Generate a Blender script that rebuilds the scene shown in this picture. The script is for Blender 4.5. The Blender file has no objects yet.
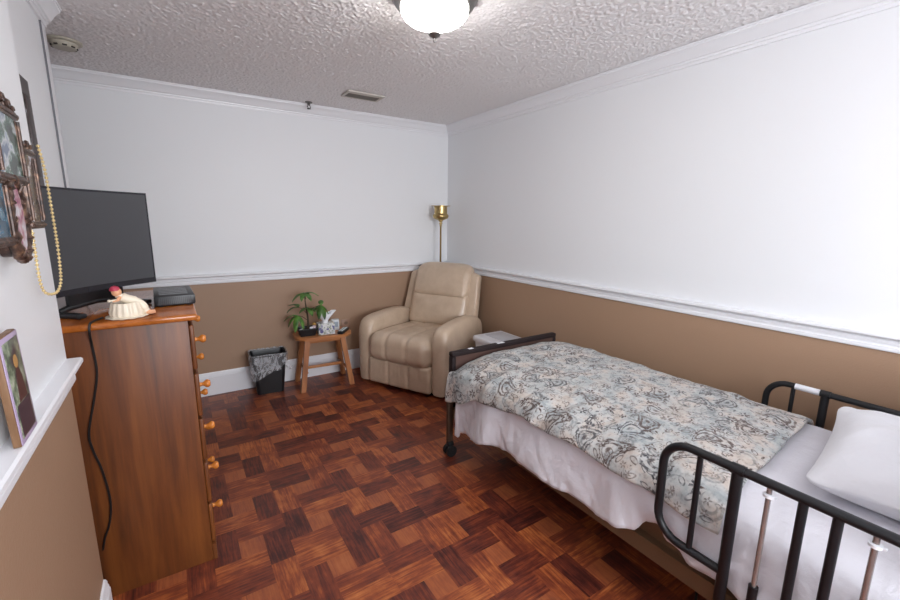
import bpy, bmesh, math, random
from math import sin, cos, pi, radians, sqrt, atan2
from mathutils import Vector, Matrix, noise
random.seed(7)
scene = bpy.context.scene
COL = scene.collection

# ------------------------------------------------------------------ helpers
def lin(c):
    out = []
    for v in c:
        v = v / 255.0
        out.append(v / 12.92 if v <= .04045 else ((v + .055) / 1.055) ** 2.4)
    return (out[0], out[1], out[2], 1.0)

class E:
    """math-node expression"""
    def __init__(s, nt, sock): s.nt = nt; s.s = sock
    def op(s, o, *a, clamp=False):
        n = s.nt.nodes.new('ShaderNodeMath'); n.operation = o; n.use_clamp = clamp
        for i, v in enumerate((s,) + a):
            if isinstance(v, E): s.nt.links.new(v.s, n.inputs[i])
            else: n.inputs[i].default_value = v
        return E(s.nt, n.outputs[0])
    def __add__(s, o): return s.op('ADD', o)
    def __radd__(s, o): return s.op('ADD', o)
    def __sub__(s, o): return s.op('SUBTRACT', o)
    def __rsub__(s, o): return (s * -1.0) + o
    def __mul__(s, o): return s.op('MULTIPLY', o)
    def __rmul__(s, o): return s.op('MULTIPLY', o)
    def __truediv__(s, o): return s.op('DIVIDE', o)
    def lt(s, o): return s.op('LESS_THAN', o)
    def gt(s, o): return s.op('GREATER_THAN', o)
    def floor(s): return s.op('FLOOR')
    def frac(s): return s.op('FRACT')
    def abs(s): return s.op('ABSOLUTE')
    def sin(s): return s.op('SINE')
    def cos(s): return s.op('COSINE')
    def sqrt(s): return s.op('SQRT')
    def atan2(s, o): return s.op('ARCTAN2', o)
    def min(s, o): return s.op('MINIMUM', o)
    def max(s, o): return s.op('MAXIMUM', o)
    def sat(s): return s.op('ADD', 0.0, clamp=True)
    def band(s, a, b):           # smooth 0..1 between a and b
        n = s.nt.nodes.new('ShaderNodeMapRange'); n.interpolation_type = 'SMOOTHSTEP'
        s.nt.links.new(s.s, n.inputs[0]); n.inputs[1].default_value = a; n.inputs[2].default_value = b
        return E(s.nt, n.outputs[0])

class Mat:
    def __init__(s, name, color=(200, 200, 200), rough=.6, metal=0.0, spec=None):
        s.m = bpy.data.materials.new(name); s.m.use_nodes = True
        s.nt = s.m.node_tree; s.b = s.nt.nodes['Principled BSDF']
        s.b.inputs['Base Color'].default_value = lin(color)
        s.b.inputs['Roughness'].default_value = rough
        s.b.inputs['Metallic'].default_value = metal
        if spec is not None: s.b.inputs['Specular IOR Level'].default_value = spec
        s._tc = None
    def new(s, t): return s.nt.nodes.new(t)
    def link(s, a, b): s.nt.links.new(a.s if isinstance(a, E) else a, b)
    def co(s, kind='Object'):
        if s._tc is None: s._tc = s.new('ShaderNodeTexCoord')
        return s._tc.outputs[kind]
    def xyz(s, sock):
        n = s.new('ShaderNodeSeparateXYZ'); s.link(sock, n.inputs[0])
        return [E(s.nt, o) for o in n.outputs]
    def comb(s, x, y, z):
        n = s.new('ShaderNodeCombineXYZ')
        for i, v in enumerate((x, y, z)):
            if isinstance(v, E): s.link(v, n.inputs[i])
            else: n.inputs[i].default_value = v
        return n.outputs[0]
    def noise(s, vec, scale, detail=2, rough=.5, dist=0.0, color=False):
        n = s.new('ShaderNodeTexNoise'); n.inputs['Scale'].default_value = scale
        n.inputs['Detail'].default_value = detail; n.inputs['Roughness'].default_value = rough
        n.inputs['Distortion'].default_value = dist
        s.link(vec, n.inputs['Vector'])
        return n.outputs['Color'] if color else E(s.nt, n.outputs[0])
    def white(s, vec, color=False):
        n = s.new('ShaderNodeTexWhiteNoise'); n.noise_dimensions = '3D'; s.link(vec, n.inputs['Vector'])
        return n.outputs['Color'] if color else E(s.nt, n.outputs['Value'])
    def vmap(s, sock, scale=(1, 1, 1), loc=(0, 0, 0), rot=(0, 0, 0)):
        n = s.new('ShaderNodeMapping'); s.link(sock, n.inputs[0])
        n.inputs['Scale'].default_value = scale; n.inputs['Location'].default_value = loc; n.inputs['Rotation'].default_value = rot
        return n.outputs[0]
    def ramp(s, fac, stops):
        n = s.new('ShaderNodeValToRGB'); s.link(fac, n.inputs[0])
        el = n.color_ramp.elements
        while len(el) < len(stops): el.new(.5)
        for e, (p, c) in zip(el, stops): e.position = p; e.color = lin(c)
        return n.outputs[0]
    def mix(s, fac, a, b, mode='MIX'):
        n = s.new('ShaderNodeMix'); n.data_type = 'RGBA'; n.blend_type = mode
        if isinstance(fac, (int, float)): n.inputs[0].default_value = fac
        else: s.link(fac, n.inputs[0])
        for i, v in ((6, a), (7, b)):
            if isinstance(v, tuple): n.inputs[i].default_value = lin(v)
            else: s.link(v, n.inputs[i])
        return n.outputs[2]
    def color(s, sock): s.link(sock, s.b.inputs['Base Color'])
    def bump(s, h, strength=.3, dist=.005):
        n = s.new('ShaderNodeBump'); n.inputs['Strength'].default_value = strength
        n.inputs['Distance'].default_value = dist; s.link(h, n.inputs['Height'])
        s.link(n.outputs[0], s.b.inputs['Normal'])

def empty(name, loc=(0, 0, 0), rz=0.0):
    o = bpy.data.objects.new(name, None); COL.objects.link(o)
    o.location = loc; o.rotation_euler = (0, 0, rz); o.empty_display_size = .05
    return o
def tag(o, label=None, cat=None, group=None, kind=None):
    if label: o['label'] = label
    if cat: o['category'] = cat
    if group: o['group'] = group
    if kind: o['kind'] = kind
    return o
def obj(name, bm, mats, parent=None, loc=(0, 0, 0), rot=(0, 0, 0), smooth=True, angle=40, label=None):
    me = bpy.data.meshes.new(name)
    bmesh.ops.recalc_face_normals(bm, faces=bm.faces[:])
    if smooth:
        for f in bm.faces: f.smooth = True
        for e in bm.edges:
            if len(e.link_faces) == 2 and e.calc_face_angle(0) > radians(angle): e.smooth = False
    bm.to_mesh(me); bm.free()
    if not isinstance(mats, (list, tuple)): mats = [mats]
    for m in mats: me.materials.append(m.m if isinstance(m, Mat) else m)
    o = bpy.data.objects.new(name, me); COL.objects.link(o)
    o.location = loc; o.rotation_euler = rot
    if parent: o.parent = parent
    if label: o['label'] = label
    return o
def B(): return bmesh.new()
def box(bm, x0, x1, y0, y1, z0, z1, bev=0.0, seg=2, mi=0):
    r = bmesh.ops.create_cube(bm, size=1.0)
    vs = r['verts']
    for v in vs:
        v.co = Vector((x0 + (v.co.x + .5) * (x1 - x0), y0 + (v.co.y + .5) * (y1 - y0), z0 + (v.co.z + .5) * (z1 - z0)))
    fs = list({f for v in vs for f in v.link_faces})
    for f in fs: f.material_index = mi
    if bev > 0:
        es = list({e for v in vs for e in v.link_edges})
        bmesh.ops.bevel(bm, geom=es, offset=bev, segments=seg, profile=.5, affect='EDGES', clamp_overlap=True)
    return bm
def prism(bm, pts, axis, a, b, bev=0.0, seg=2, mi=0):
    """closed polygon pts (2-D) swept along an axis from a to b; axis 'x': (y,z), 'y': (x,z), 'z': (x,y)"""
    def P(p, t):
        return {'x': (t, p[0], p[1]), 'y': (p[0], t, p[1]), 'z': (p[0], p[1], t)}[axis]
    va = [bm.verts.new(P(p, a)) for p in pts]; vb = [bm.verts.new(P(p, b)) for p in pts]
    fs = [bm.faces.new(va), bm.faces.new(vb)]
    n = len(pts)
    for i in range(n): fs.append(bm.faces.new((va[i], va[(i + 1) % n], vb[(i + 1) % n], vb[i])))
    for f in fs: f.material_index = mi
    if bev > 0:
        es = list({e for f in fs[:2] for e in f.edges})
        bmesh.ops.bevel(bm, geom=es, offset=bev, segments=seg, profile=.5, affect='EDGES', clamp_overlap=True)
    return bm
def lathe(bm, prof, c=(0, 0, 0), n=32, flute=None, mi=0):
    """prof: list of (r,z)"""
    rings = []
    for (r, z) in prof:
        if r < 1e-6: rings.append([bm.verts.new((c[0], c[1], c[2] + z))])
        else:
            ring = []
            for i in range(n):
                a = 2 * pi * i / n
                rr = r * (1 + (flute[1] * cos(flute[0] * a) if flute else 0))
                ring.append(bm.verts.new((c[0] + rr * cos(a), c[1] + rr * sin(a), c[2] + z)))
            rings.append(ring)
    for A, Bq in zip(rings, rings[1:]):
        if len(A) == 1 and len(Bq) == 1: continue
        for i in range(n):
            j = (i + 1) % n
            if len(A) == 1: f = bm.faces.new((A[0], Bq[i], Bq[j]))
            elif len(Bq) == 1: f = bm.faces.new((A[i], A[j], Bq[0]))
            else: f = bm.faces.new((A[i], A[j], Bq[j], Bq[i]))
            f.material_index = mi
    for ring in (rings[0], rings[-1]):
        if len(ring) > 2:
            try: bm.faces.new(ring).material_index = mi
            except ValueError: pass
    return bm
def cyl(bm, p, q, r, r2=None, n=16, mi=0):
    return tube(bm, [p, q], [r, r if r2 is None else r2], n, mi=mi)
def catmull(pts, sub):
    out = []; n = len(pts); V = [Vector(p) for p in pts]
    for i in range(n - 1):
        p0 = V[max(i - 1, 0)]; p1 = V[i]; p2 = V[i + 1]; p3 = V[min(i + 2, n - 1)]
        for k in range(sub):
            t = k / sub
            out.append(.5 * ((2 * p1) + (p2 - p0) * t + (2 * p0 - 5 * p1 + 4 * p2 - p3) * t * t + (3 * p1 - p0 - 3 * p2 + p3) * t ** 3))
    out.append(V[-1]); return out
def tube(bm, pts, r, n=12, closed=False, mi=0):
    P = [Vector(p) for p in pts]; m = len(P)
    R = r if isinstance(r, (list, tuple)) else [r] * m
    T = []
    for i in range(m):
        if closed: t = P[(i + 1) % m] - P[i - 1]
        else: t = P[min(i + 1, m - 1)] - P[max(i - 1, 0)]
        T.append(t.normalized())
    up = Vector((0, 0, 1)) if abs(T[0].z) < .9 else Vector((1, 0, 0))
    nrm = (up - T[0] * up.dot(T[0])).normalized()
    rings = []
    for i in range(m):
        nrm = (nrm - T[i] * nrm.dot(T[i])).normalized()
        b = T[i].cross(nrm)
        rings.append([bm.verts.new(P[i] + (nrm * cos(2 * pi * k / n) + b * sin(2 * pi * k / n)) * R[i]) for k in range(n)])
    pairs = list(zip(rings, rings[1:])) + ([(rings[-1], rings[0])] if closed else [])
    for A, C in pairs:
        for k in range(n): bm.faces.new((A[k], A[(k + 1) % n], C[(k + 1) % n], C[k])).material_index = mi
    if not closed:
        bm.faces.new(rings[0]).material_index = mi; bm.faces.new(rings[-1]).material_index = mi
    return bm
def rbox(bm, hx, hy, hz, r, m=6, k=4, c=(0, 0, 0), fn=None, mi=0):
    """rounded box with enough loops to deform; half sizes; fn(Vector)->Vector in local space before the offset"""
    r = min(r, hx, hy, hz)
    def axis(h):
        a = [-h + r * (1 - cos(pi / 2 * i / k)) for i in range(k)]
        mid = [-(h - r) + 2 * (h - r) * i / m for i in range(m + 1)] if h - r > 1e-6 else [0.0]
        return a + mid + [-v for v in reversed(a)]
    ax = [axis(hx), axis(hy), axis(hz)]; h = (hx, hy, hz)
    cache = {}
    def V(i, j, l):
        key = (i, j, l)
        if key not in cache:
            q = Vector((ax[0][i], ax[1][j], ax[2][l]))
            inn = Vector([max(-(h[d] - r), min(h[d] - r, q[d])) for d in range(3)])
            dlt = q - inn
            if dlt.length > 1e-9: q = inn + dlt.normalized() * r
            if fn: q = fn(q)
            cache[key] = bm.verts.new(q + Vector(c))
        return cache[key]
    N = [len(a) for a in ax]
    def quad(f, A, Bn):
        for a in range(A - 1):
            for b in range(Bn - 1):
                try: bm.faces.new((f(a, b), f(a + 1, b), f(a + 1, b + 1), f(a, b + 1))).material_index = mi
                except ValueError: pass
    for e in (0, N[2] - 1): quad(lambda a, b: V(a, b, e), N[0], N[1])
    for e in (0, N[1] - 1): quad(lambda a, b: V(a, e, b), N[0], N[2])
    for e in (0, N[0] - 1): quad(lambda a, b: V(e, a, b), N[1], N[2])
    return bm
def sphere(bm, c, r, s=(1, 1, 1), u=16, v=10, mi=0):
    q = bmesh.ops.create_uvsphere(bm, u_segments=u, v_segments=v, radius=r)
    for w in q['verts']: w.co = Vector((w.co.x * s[0] + c[0], w.co.y * s[1] + c[1], w.co.z * s[2] + c[2]))
    for f in {f for w in q['verts'] for f in w.link_faces}: f.material_index = mi
    return bm
def mod_solid(o, t, offset=0):
    m = o.modifiers.new('thickness', 'SOLIDIFY'); m.thickness = t; m.offset = offset
def mod_sub(o, n=1):
    m = o.modifiers.new('sub', 'SUBSURF'); m.levels = n; m.render_levels = n

# ------------------------------------------------------------------ materials
def m_paint(name, c, bump=.06, rough=.55):
    m = Mat(name, c, rough); co = m.co()
    m.bump(m.noise(co, 140, 3, .6) + m.noise(co, 22, 2) * .6, bump, .004); return m
M_WHITE = m_paint('white_wall_paint', (229, 231, 234), .05, .5)
M_BROWN = m_paint('brown_wall_paint', (161, 131, 107), .25, .5)
M_TRIM = Mat('gloss_white_trim', (231, 232, 236), .35)
M_CEIL = Mat('popcorn_ceiling', (232, 230, 231), .9)
co = M_CEIL.co()
v = M_CEIL.new('ShaderNodeTexVoronoi'); v.inputs['Scale'].default_value = 62; v.feature = 'SMOOTH_F1'
M_CEIL.link(M_CEIL.vmap(co, (1, 1, 1)), v.inputs['Vector'])
h = (1.0 - E(M_CEIL.nt, v.outputs['Distance'])) * 1.0 + M_CEIL.noise(co, 85, 4, .65) * 1.5 + M_CEIL.noise(co, 34, 2) * .5
M_CEIL.bump(h, .35, .004)

# parquet vinyl: 3x3-unit pinwheel cells
M_FLOOR = Mat('parquet_vinyl', (120, 60, 40), .38, spec=.4)
F = M_FLOOR
x, y, z = F.xyz(F.co())
u = (x - .019) / .3115; w = (y - 1.105) / .32
cu = u.floor(); cw = w.floor(); a = u.frac() * 3.0; b = w.frac() * 3.0
hx_ = F.white(F.comb(cu, cw, 3.3))
flip = hx_.gt(.5)
a = a + flip * (3.0 - a * 2.0)           # mirror some cells
ina = a.gt(1.0) * a.lt(2.0); inb = b.gt(1.0) * b.lt(2.0)
cen = ina * inb
dA = b.lt(1.0) * a.lt(2.0); dB = a.gt(2.0) * b.lt(2.0); dC = b.gt(2.0) * a.gt(1.0); dD = a.lt(1.0) * b.gt(1.0)
pid = dA * 1.0 + dB * 2.0 + dC * 3.0 + dD * 4.0
along = dA + dC
tone = F.white(F.comb(cu * 1.0, cw * 1.0, pid + .5))
cellr = F.white(F.comb(cu, cw, 9.1))
gx = F.noise(F.comb(x * 4.0 + pid * 3.1, y * 60.0, cu), 1.6, 5, .65, .6)
gy = F.noise(F.comb(x * 60.0, y * 4.0 + pid * 3.1, cw), 1.6, 5, .65, .6)
grain = gx * along + gy * (1.0 - along)
cloud = F.noise(F.comb(x * 1.0, y * 1.0, pid * 4.7 + cellr * 9.0), 11, 3, .6)
par = (pid.op('MODULO', 2.0) - cellr.gt(.5)).abs()                       # opposite planks of a pinwheel pair up
t = (tone * .24 + .19 + par * .27 + (cloud - .5) * .8 + (grain - .5) * 1.35)
t = t * (1.0 - cen) + cen * (.69 + (cloud - .5) * .5 + (gy - .5) * .8)
c1 = F.ramp(t, [(.06, (60, 27, 23)), (.30, (96, 43, 31)), (.55, (124, 60, 37)), (.75, (158, 86, 46)), (1.0, (186, 114, 64))])
c1 = F.mix(cen * .4, c1, (146, 84, 56))
ea = (a - 1.0).abs().min((a - 2.0).abs()); 
F.color(c1)
rg = grain * .16 + .30
F.link(rg, F.b.inputs['Roughness'])
F.bump(grain, .12, .002)

def m_wood(name, cols, axis='z', scale=1.0, rough=.35, stretch=14):
    m = Mat(name, cols[1], rough); co = m.co()
    sc = {'x': (1, stretch, stretch), 'y': (stretch, 1, stretch), 'z': (stretch, stretch, 1)}[axis]
    n1 = m.noise(m.vmap(co, sc), 1.3 * scale, 5, .6, .5)
    n2 = m.noise(m.vmap(co, tuple(s * 3 for s in sc)), 1.1 * scale, 3, .6)
    n3 = m.noise(co, 2.2, 2)
    m.color(m.ramp(n1 * .62 + n2 * .24 + n3 * .22, [(.36, cols[0]), (.52, cols[1]), (.70, cols[2])]))
    m.bump(n2, .08, .002); return m
M_PINE = m_wood('stained_pine_vertical', [(66, 34, 14), (98, 52, 20), (124, 72, 30)], 'z', 1.0, .46)
M_PINET = m_wood('stained_pine_top', [(118, 60, 20), (156, 86, 32), (176, 104, 44)], 'y', 1.0, .16)
M_KNOB = m_wood('turned_pine_knob', [(176, 100, 36), (204, 126, 54), (222, 150, 76)], 'x', 2, .22)
M_STOOL = m_wood('light_oak', [(140, 86, 48), (170, 110, 64), (190, 132, 84)], 'x', 1.2, .4)
M_STOOLL = m_wood('light_oak_upright', [(136, 82, 46), (164, 105, 62), (186, 128, 80)], 'z', 1.2, .4)
M_BLACKPL = Mat('black_plastic', (24, 25, 28), .38)
M_TVBEZ = Mat('tv_bezel', (34, 34, 40), .25)
M_SCREEN = Mat('tv_screen_glass', (58, 59, 63), .42, spec=.6)
M_BLACKMET = Mat('black_powder_coat', (13, 15, 20), .45)
M_BLACKMET.b.inputs['Coat Weight'].default_value = .0
M_RUBBER = Mat('black_rubber', (18, 18, 20), .6)
M_CHROME = Mat('chrome', (176, 172, 170), .2, .72)
M_BRASS = Mat('antique_brass', (188, 164, 114), .32, 1.0)
M_NICKEL = Mat('brushed_nickel', (120, 117, 115), .33, .9)
M_BRONZE = Mat('bronze_frame', (118, 88, 72), .38, .35)
co = M_BRONZE.co(); nb = M_BRONZE.noise(co, 60, 3, .6)
M_BRONZE.color(M_BRONZE.ramp(nb, [(.3, (36, 28, 27)), (.55, (88, 66, 56)), (.75, (150, 118, 94))])); M_BRONZE.bump(nb, .3, .003)
M_GOLD = Mat('gold_bead', (226, 204, 150), .3, .75)
M_BEDMET = Mat('brown_bed_steel', (112, 88, 66), .42, .25)
M_BEDMETD = Mat('dark_brown_bed_steel', (80, 62, 50), .5, .2)
M_FBEDGE = Mat('footboard_edge', (38, 29, 30), .6, spec=.25)
M_FBPANEL = m_wood('footboard_panel', [(76, 55, 49), (84, 62, 56), (92, 70, 62)], 'x', 1, .45)
M_LABEL = Mat('paper_label', (226, 228, 234), .5)
M_BOXPL = Mat('white_plastic', (226, 228, 233), .35)
M_BOXGR = Mat('grey_plastic_inset', (198, 201, 207), .45)
M_DARKPAN = Mat('dark_vent', (40, 38, 36), .7)
M_SLAT = Mat('vent_slat_grey', (112, 108, 102), .6)
M_VENT = Mat('vent_cream', (196, 190, 182), .5)
M_DETECT = Mat('smoke_detector_cream', (176, 170, 156), .5)
M_OUTLET = Mat('almond_outlet', (150, 118, 98), .4)
M_CORD = Mat('black_cord', (14, 14, 15), .45)

M_LEATHER = Mat('beige_leather', (186, 164, 142), .30, spec=.6)
co = M_LEATHER.co()
n1 = M_LEATHER.noise(co, 9, 4, .6); n2 = M_LEATHER.noise(co, 190, 3, .6)
M_LEATHER.color(M_LEATHER.ramp(n1, [(.3, (186, 164, 142)), (.7, (200, 179, 156))]))
M_LEATHER.bump(n2 * .5 + M_LEATHER.noise(M_LEATHER.vmap(co, (1, 1, .35)), 26, 4, .6) * 1.0, .22, .006)

def m_cloth(name, c, weave=420, wr=.4):
    m = Mat(name, c, .85); co = m.co()
    m.b.inputs['Sheen Weight'].default_value = .2
    m.bump(m.noise(co, 7, 4, .55, .3) * 2.0 + m.noise(co, weave, 1) * .08, wr, .02); return m
M_SHEET = m_cloth('white_sheet', (216, 215, 222))
M_PILLOW = m_cloth('white_pillowcase', (226, 227, 232))
M_MATT = m_cloth('mattress_cover', (220, 218, 224))

# comforter: pale blue-grey and peach cotton with brown paisley drawing
M_QUILT = Mat('paisley_comforter', (190, 195, 198), .9)
Q = M_QUILT
Q.b.inputs['Sheen Weight'].default_value = .15
uv = Q.co('UV')
wob = Q.noise(uv, 5.0, 3, .6, color=True)
wn = Q.new('ShaderNodeVectorMath'); wn.operation = 'MULTIPLY_ADD'
Q.link(wob, wn.inputs[0]); wn.inputs[1].default_value = (.06, .06, 0); Q.link(uv, wn.inputs[2])
uvw = wn.outputs[0]
n1 = Q.noise(uvw, 7, 3, .6); n2 = Q.noise(uvw, 15, 3, .6); n3 = Q.noise(uvw, 4.0, 2)
base = Q.ramp(n1 * .6 + n2 * .45, [(.34, (132, 140, 142)), (.44, (162, 168, 169)), (.52, (184, 184, 182)), (.60, (192, 182, 173)), (.70, (177, 163, 151))])
base = Q.mix((n3 - .52).band(0, .1) * .25, base, (136, 148, 150))
def cells(scale, seed, jitter=.8):
    vv = Q.new('ShaderNodeTexVoronoi'); vv.inputs['Scale'].default_value = scale; vv.inputs['Randomness'].default_value = jitter
    mp = Q.vmap(uv, (1, 1, 1), (seed, seed * .37, 0)); Q.link(mp, vv.inputs['Vector'])
    px_, py_, _ = Q.xyz(mp); cx_, cy_, _ = Q.xyz(vv.outputs['Position'])
    cr, cg, cb = Q.xyz(vv.outputs['Color'])
    dx = (px_ - cx_) * scale; dy = (py_ - cy_) * scale
    an = cr * 6.283; ca = an.cos(); sa = an.sin()
    return dx * ca + dy * sa, dy * ca - dx * sa, cg, cb
def ring(d, r, wd): return 1.0 - (d - r).abs().band(wd * .5, wd)
# big paisley drops
lx, ly, cg, cb = cells(6.0, 2.3)
bx = lx + ly * ly * 1.6                              # bent tail
wid = (.26 - (ly + .05) * .42).max(.03)
d = ((bx / wid) * (bx / wid) + (ly / .42) * (ly / .42)).sqrt()
ang = ly.atan2(bx)
use = cg.gt(.35)
outl = ring(d, 1.0 + (ang * 16.0).sin() * .04, .13).max(ring(d, .62, .12)).max((1.0 - d.band(.12, .3)))
outl = outl * use
fill = (1.0 - d.band(.9, 1.05)) * use
base = Q.mix(fill * (.10 + cb * .3), base, (150, 160, 164))
# flowers
fx, fy, fg, fb = cells(11.0, 7.1)
fr = (fx * fx + fy * fy).sqrt(); fa = fy.atan2(fx)
pet = .20 + (fa * 6.0).sin() * .10
fl = (1.0 - (fr - pet).band(-.05, .02)) * (fr - .055).band(0, .03)
fl = fl * fg.gt(.50)
# twigs and small outlined leaves
sx, sy, sg, sb = cells(19.0, 11.7)
dd = ((sx / .16) * (sx / .16) + (sy / .36) * (sy / .36)).sqrt()
tw = ring(dd, .9, .28) * sg.gt(.50)
dot = (1.0 - dd.band(.4, .62)) * sg.lt(.18)
# fine grey arabesque
gx2, gy2, gg, gb = cells(8.5, 4.4)
gd = (gx2 * gx2 + gy2 * gy2).sqrt(); ga = gy2.atan2(gx2)
ara = ring((gd * 9.0 + ga).sin(), .7, .35) * gd.lt(.42) * gg.gt(.35)
base = Q.mix(ara * .5, base, (96, 102, 106))
ink = (outl * .9).max(fl).max(tw * .75).max(dot * .9)
brk = Q.noise(uv, 42, 2, .6).band(.36, .5)
ink = ink * (.35 + brk * .65)
base = Q.mix(ink, base, Q.mix(cb.gt(.6), (66, 44, 37), (54, 54, 60)))
fine = Q.noise(uv, 60, 3, .65)
base = Q.mix(fine.band(.52, .66) * .38, base, (104, 100, 98))
base = Q.mix(fine.band(.50, .36) * .30, base, (206, 204, 200))
mx, my, mg, mb = cells(27.0, 17.3)
mr = (mx * mx + my * my).sqrt(); ma = my.atan2(mx)
mf = (1.0 - (mr - (.26 + (ma * 5.0).sin() * .14)).band(-.06, .03)) * (mr - .07).band(0, .05) * mg.gt(.62)
base = Q.mix(mf * .55, base, (84, 66, 60))
Q.color(base)
Q.bump(Q.noise(uv, 26, 3, .6) * 1.0 + Q.noise(uv, 9, 3) * 1.2, .45, .01)

M_GLASSLAMP = Mat('lit_frosted_glass', (255, 252, 246), .4)
M_GLASSLAMP.b.inputs['Emission Color'].default_value = (1, .97, .93, 1)
M_GLASSLAMP.b.inputs['Emission Strength'].default_value = 30.0
M_LEAF = Mat('green_leaf', (66, 104, 44), .45); 
M_LEAF.color(M_LEAF.ramp(M_LEAF.noise(M_LEAF.co(), 16, 2), [(.35, (40, 72, 30)), (.7, (104, 148, 66))]))
M_STEM = Mat('plant_stem', (70, 58, 40), .7)
M_SOIL = Mat('dark_soil', (44, 36, 30), .9)
M_TISSUE = Mat('white_tissue', (240, 241, 245), .9)
M_TBOX = Mat('floral_tissue_box', (200, 204, 206), .6)
tn = M_TBOX.noise(M_TBOX.co(), 62, 3, .6); tn2 = M_TBOX.noise(M_TBOX.co(), 30, 2)
M_TBOX.color(M_TBOX.mix(tn2.band(.56, .66), M_TBOX.ramp(tn, [(.36, (112, 128, 104)), (.47, (196, 200, 196)), (.58, (222, 222, 222)), (.72, (170, 180, 190))]), (92, 92, 140)))
M_CREAM = Mat('cream_porcelain', (226, 214, 194), .35)
M_SKIN = Mat('painted_skin', (216, 160, 122), .5)
M_RED = Mat('painted_red', (176, 52, 76), .45)
M_CLEAR = Mat('clear_film', (235, 238, 242), .12)
M_CLEAR.b.inputs['Transmission Weight'].default_value = .35; M_CLEAR.b.inputs['IOR'].default_value = 1.12
mc = M_CLEAR.noise(M_CLEAR.vmap(M_CLEAR.co(), (1, 1, .45)), 13, 3, .55, 1.6)
rdg = (1.0 - (mc - .5).abs() * 14.0).max(0.0)
M_CLEAR.link(rdg * .5 + .17, M_CLEAR.b.inputs['Alpha']); M_CLEAR.bump(mc, .9, .02)
M_BUTTON = Mat('pale_button', (196, 206, 206), .5)
M_YELLOW = Mat('yellow_ornament', (200, 156, 84), .5)
M_PINKW = Mat('pale_pink_stone', (206, 186, 190), .5)

def m_photo(name, stops, scale=22, seed=0.):
    m = Mat(name, (90, 90, 90), .25); co = m.vmap(m.co(), (1, 1, 1), (seed, seed, seed))
    m.color(m.ramp(m.noise(co, scale, 3, .55), stops)); return m
M_PH1 = m_photo('snapshot_group', [(.34, (24, 26, 28)), (.46, (60, 92, 74)), (.56, (180, 186, 190)), (.66, (108, 120, 140))], 22, .3)
M_PH2 = m_photo('snapshot_oval', [(.34, (214, 214, 220)), (.5, (190, 150, 156)), (.6, (150, 70, 110)), (.7, (226, 226, 230))], 24, 1.7)
M_PH3 = m_photo('snapshot_blue', [(.36, (24, 26, 32)), (.5, (54, 96, 120)), (.62, (110, 140, 150))], 18, 2.2)
M_PH4 = m_photo('snapshot_dark', [(.40, (26, 26, 30)), (.54, (92, 70, 66)), (.62, (190, 190, 196))], 20, 3.1)

# ------------------------------------------------------------------ room
XR, YB, ZC = 2.523, 3.928, 2.44
XA, YA = -.325, 1.765            # near left wall and its end
XB_, YBE = -.413, 2.845          # set-back left wall and its end
XL, YF = -1.50, -1.50            # alcove and the wall behind the camera
ZP = .98                         # paint line (hidden behind the chair rail)
def struct(o, label, cat): return tag(o, label, cat, kind='structure')
def wall2(name, x0, x1, y0, y1, label, holes=None):
    bm = B(); box(bm, x0, x1, y0, y1, 0, ZP, mi=1); box(bm, x0, x1, y0, y1, ZP, ZC, mi=0)
    return struct(obj(name, bm, [M_WHITE, M_BROWN], smooth=False), label, 'wall')
bm = B(); box(bm, XL - .12, XR + .12, YF - .12, YB + .12, -.12, 0)
struct(obj('floor', bm, M_FLOOR, smooth=False), 'dark red-brown parquet-pattern vinyl floor of the bedroom', 'floor')
nx_, ny_, cx0, cx1, cy0, cy1 = 720, 640, -.9, XR + .05, .40, YB + .05
vs_, fs_ = [], []
for j in range(ny_ + 1):
    for i in range(nx_ + 1):
        xx = cx0 + (cx1 - cx0) * i / nx_; yy = cy0 + (cy1 - cy0) * j / ny_
        n_ = noise.noise(Vector((xx * 82, yy * 82, 0))) + .7 * noise.noise(Vector((xx * 45, yy * 45, 5)))
        vs_.append((xx, yy, ZC + .002 - .0050 * max(-.40, n_)))
for j in range(ny_):
    for i in range(nx_):
        a_ = j * (nx_ + 1) + i; fs_.append((a_, a_ + 1, a_ + nx_ + 2, a_ + nx_ + 1))
k0 = len(vs_)
for zz in (ZC + .006, ZC + .14):
    for p in ((XL - .12, YF - .12), (XR + .12, YF - .12), (XR + .12, YB + .12), (XL - .12, YB + .12)): vs_.append((p[0], p[1], zz))
fs_ += [(k0, k0 + 1, k0 + 2, k0 + 3), (k0 + 7, k0 + 6, k0 + 5, k0 + 4)] + [(k0 + q, k0 + (q + 1) % 4, k0 + 4 + (q + 1) % 4, k0 + 4 + q) for q in range(4)]
me_ = bpy.data.meshes.new('ceiling'); me_.from_pydata(vs_, [], fs_); me_.materials.append(M_CEIL.m)
me_.polygons.foreach_set('use_smooth', [True] * (nx_ * ny_) + [False] * 6); me_.update()
ceil_ = bpy.data.objects.new('ceiling', me_); COL.objects.link(ceil_)
struct(ceil_, 'grey-white popcorn textured ceiling of the bedroom', 'ceiling')
wall2('wall_back', XL, XR, YB, YB + .12, 'far wall, white above and brown below, behind the recliner and stool')
wall2('wall_right', XR, XR + .12, YF, YB + .12, 'long white and brown wall on the right beside the bed')
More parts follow.
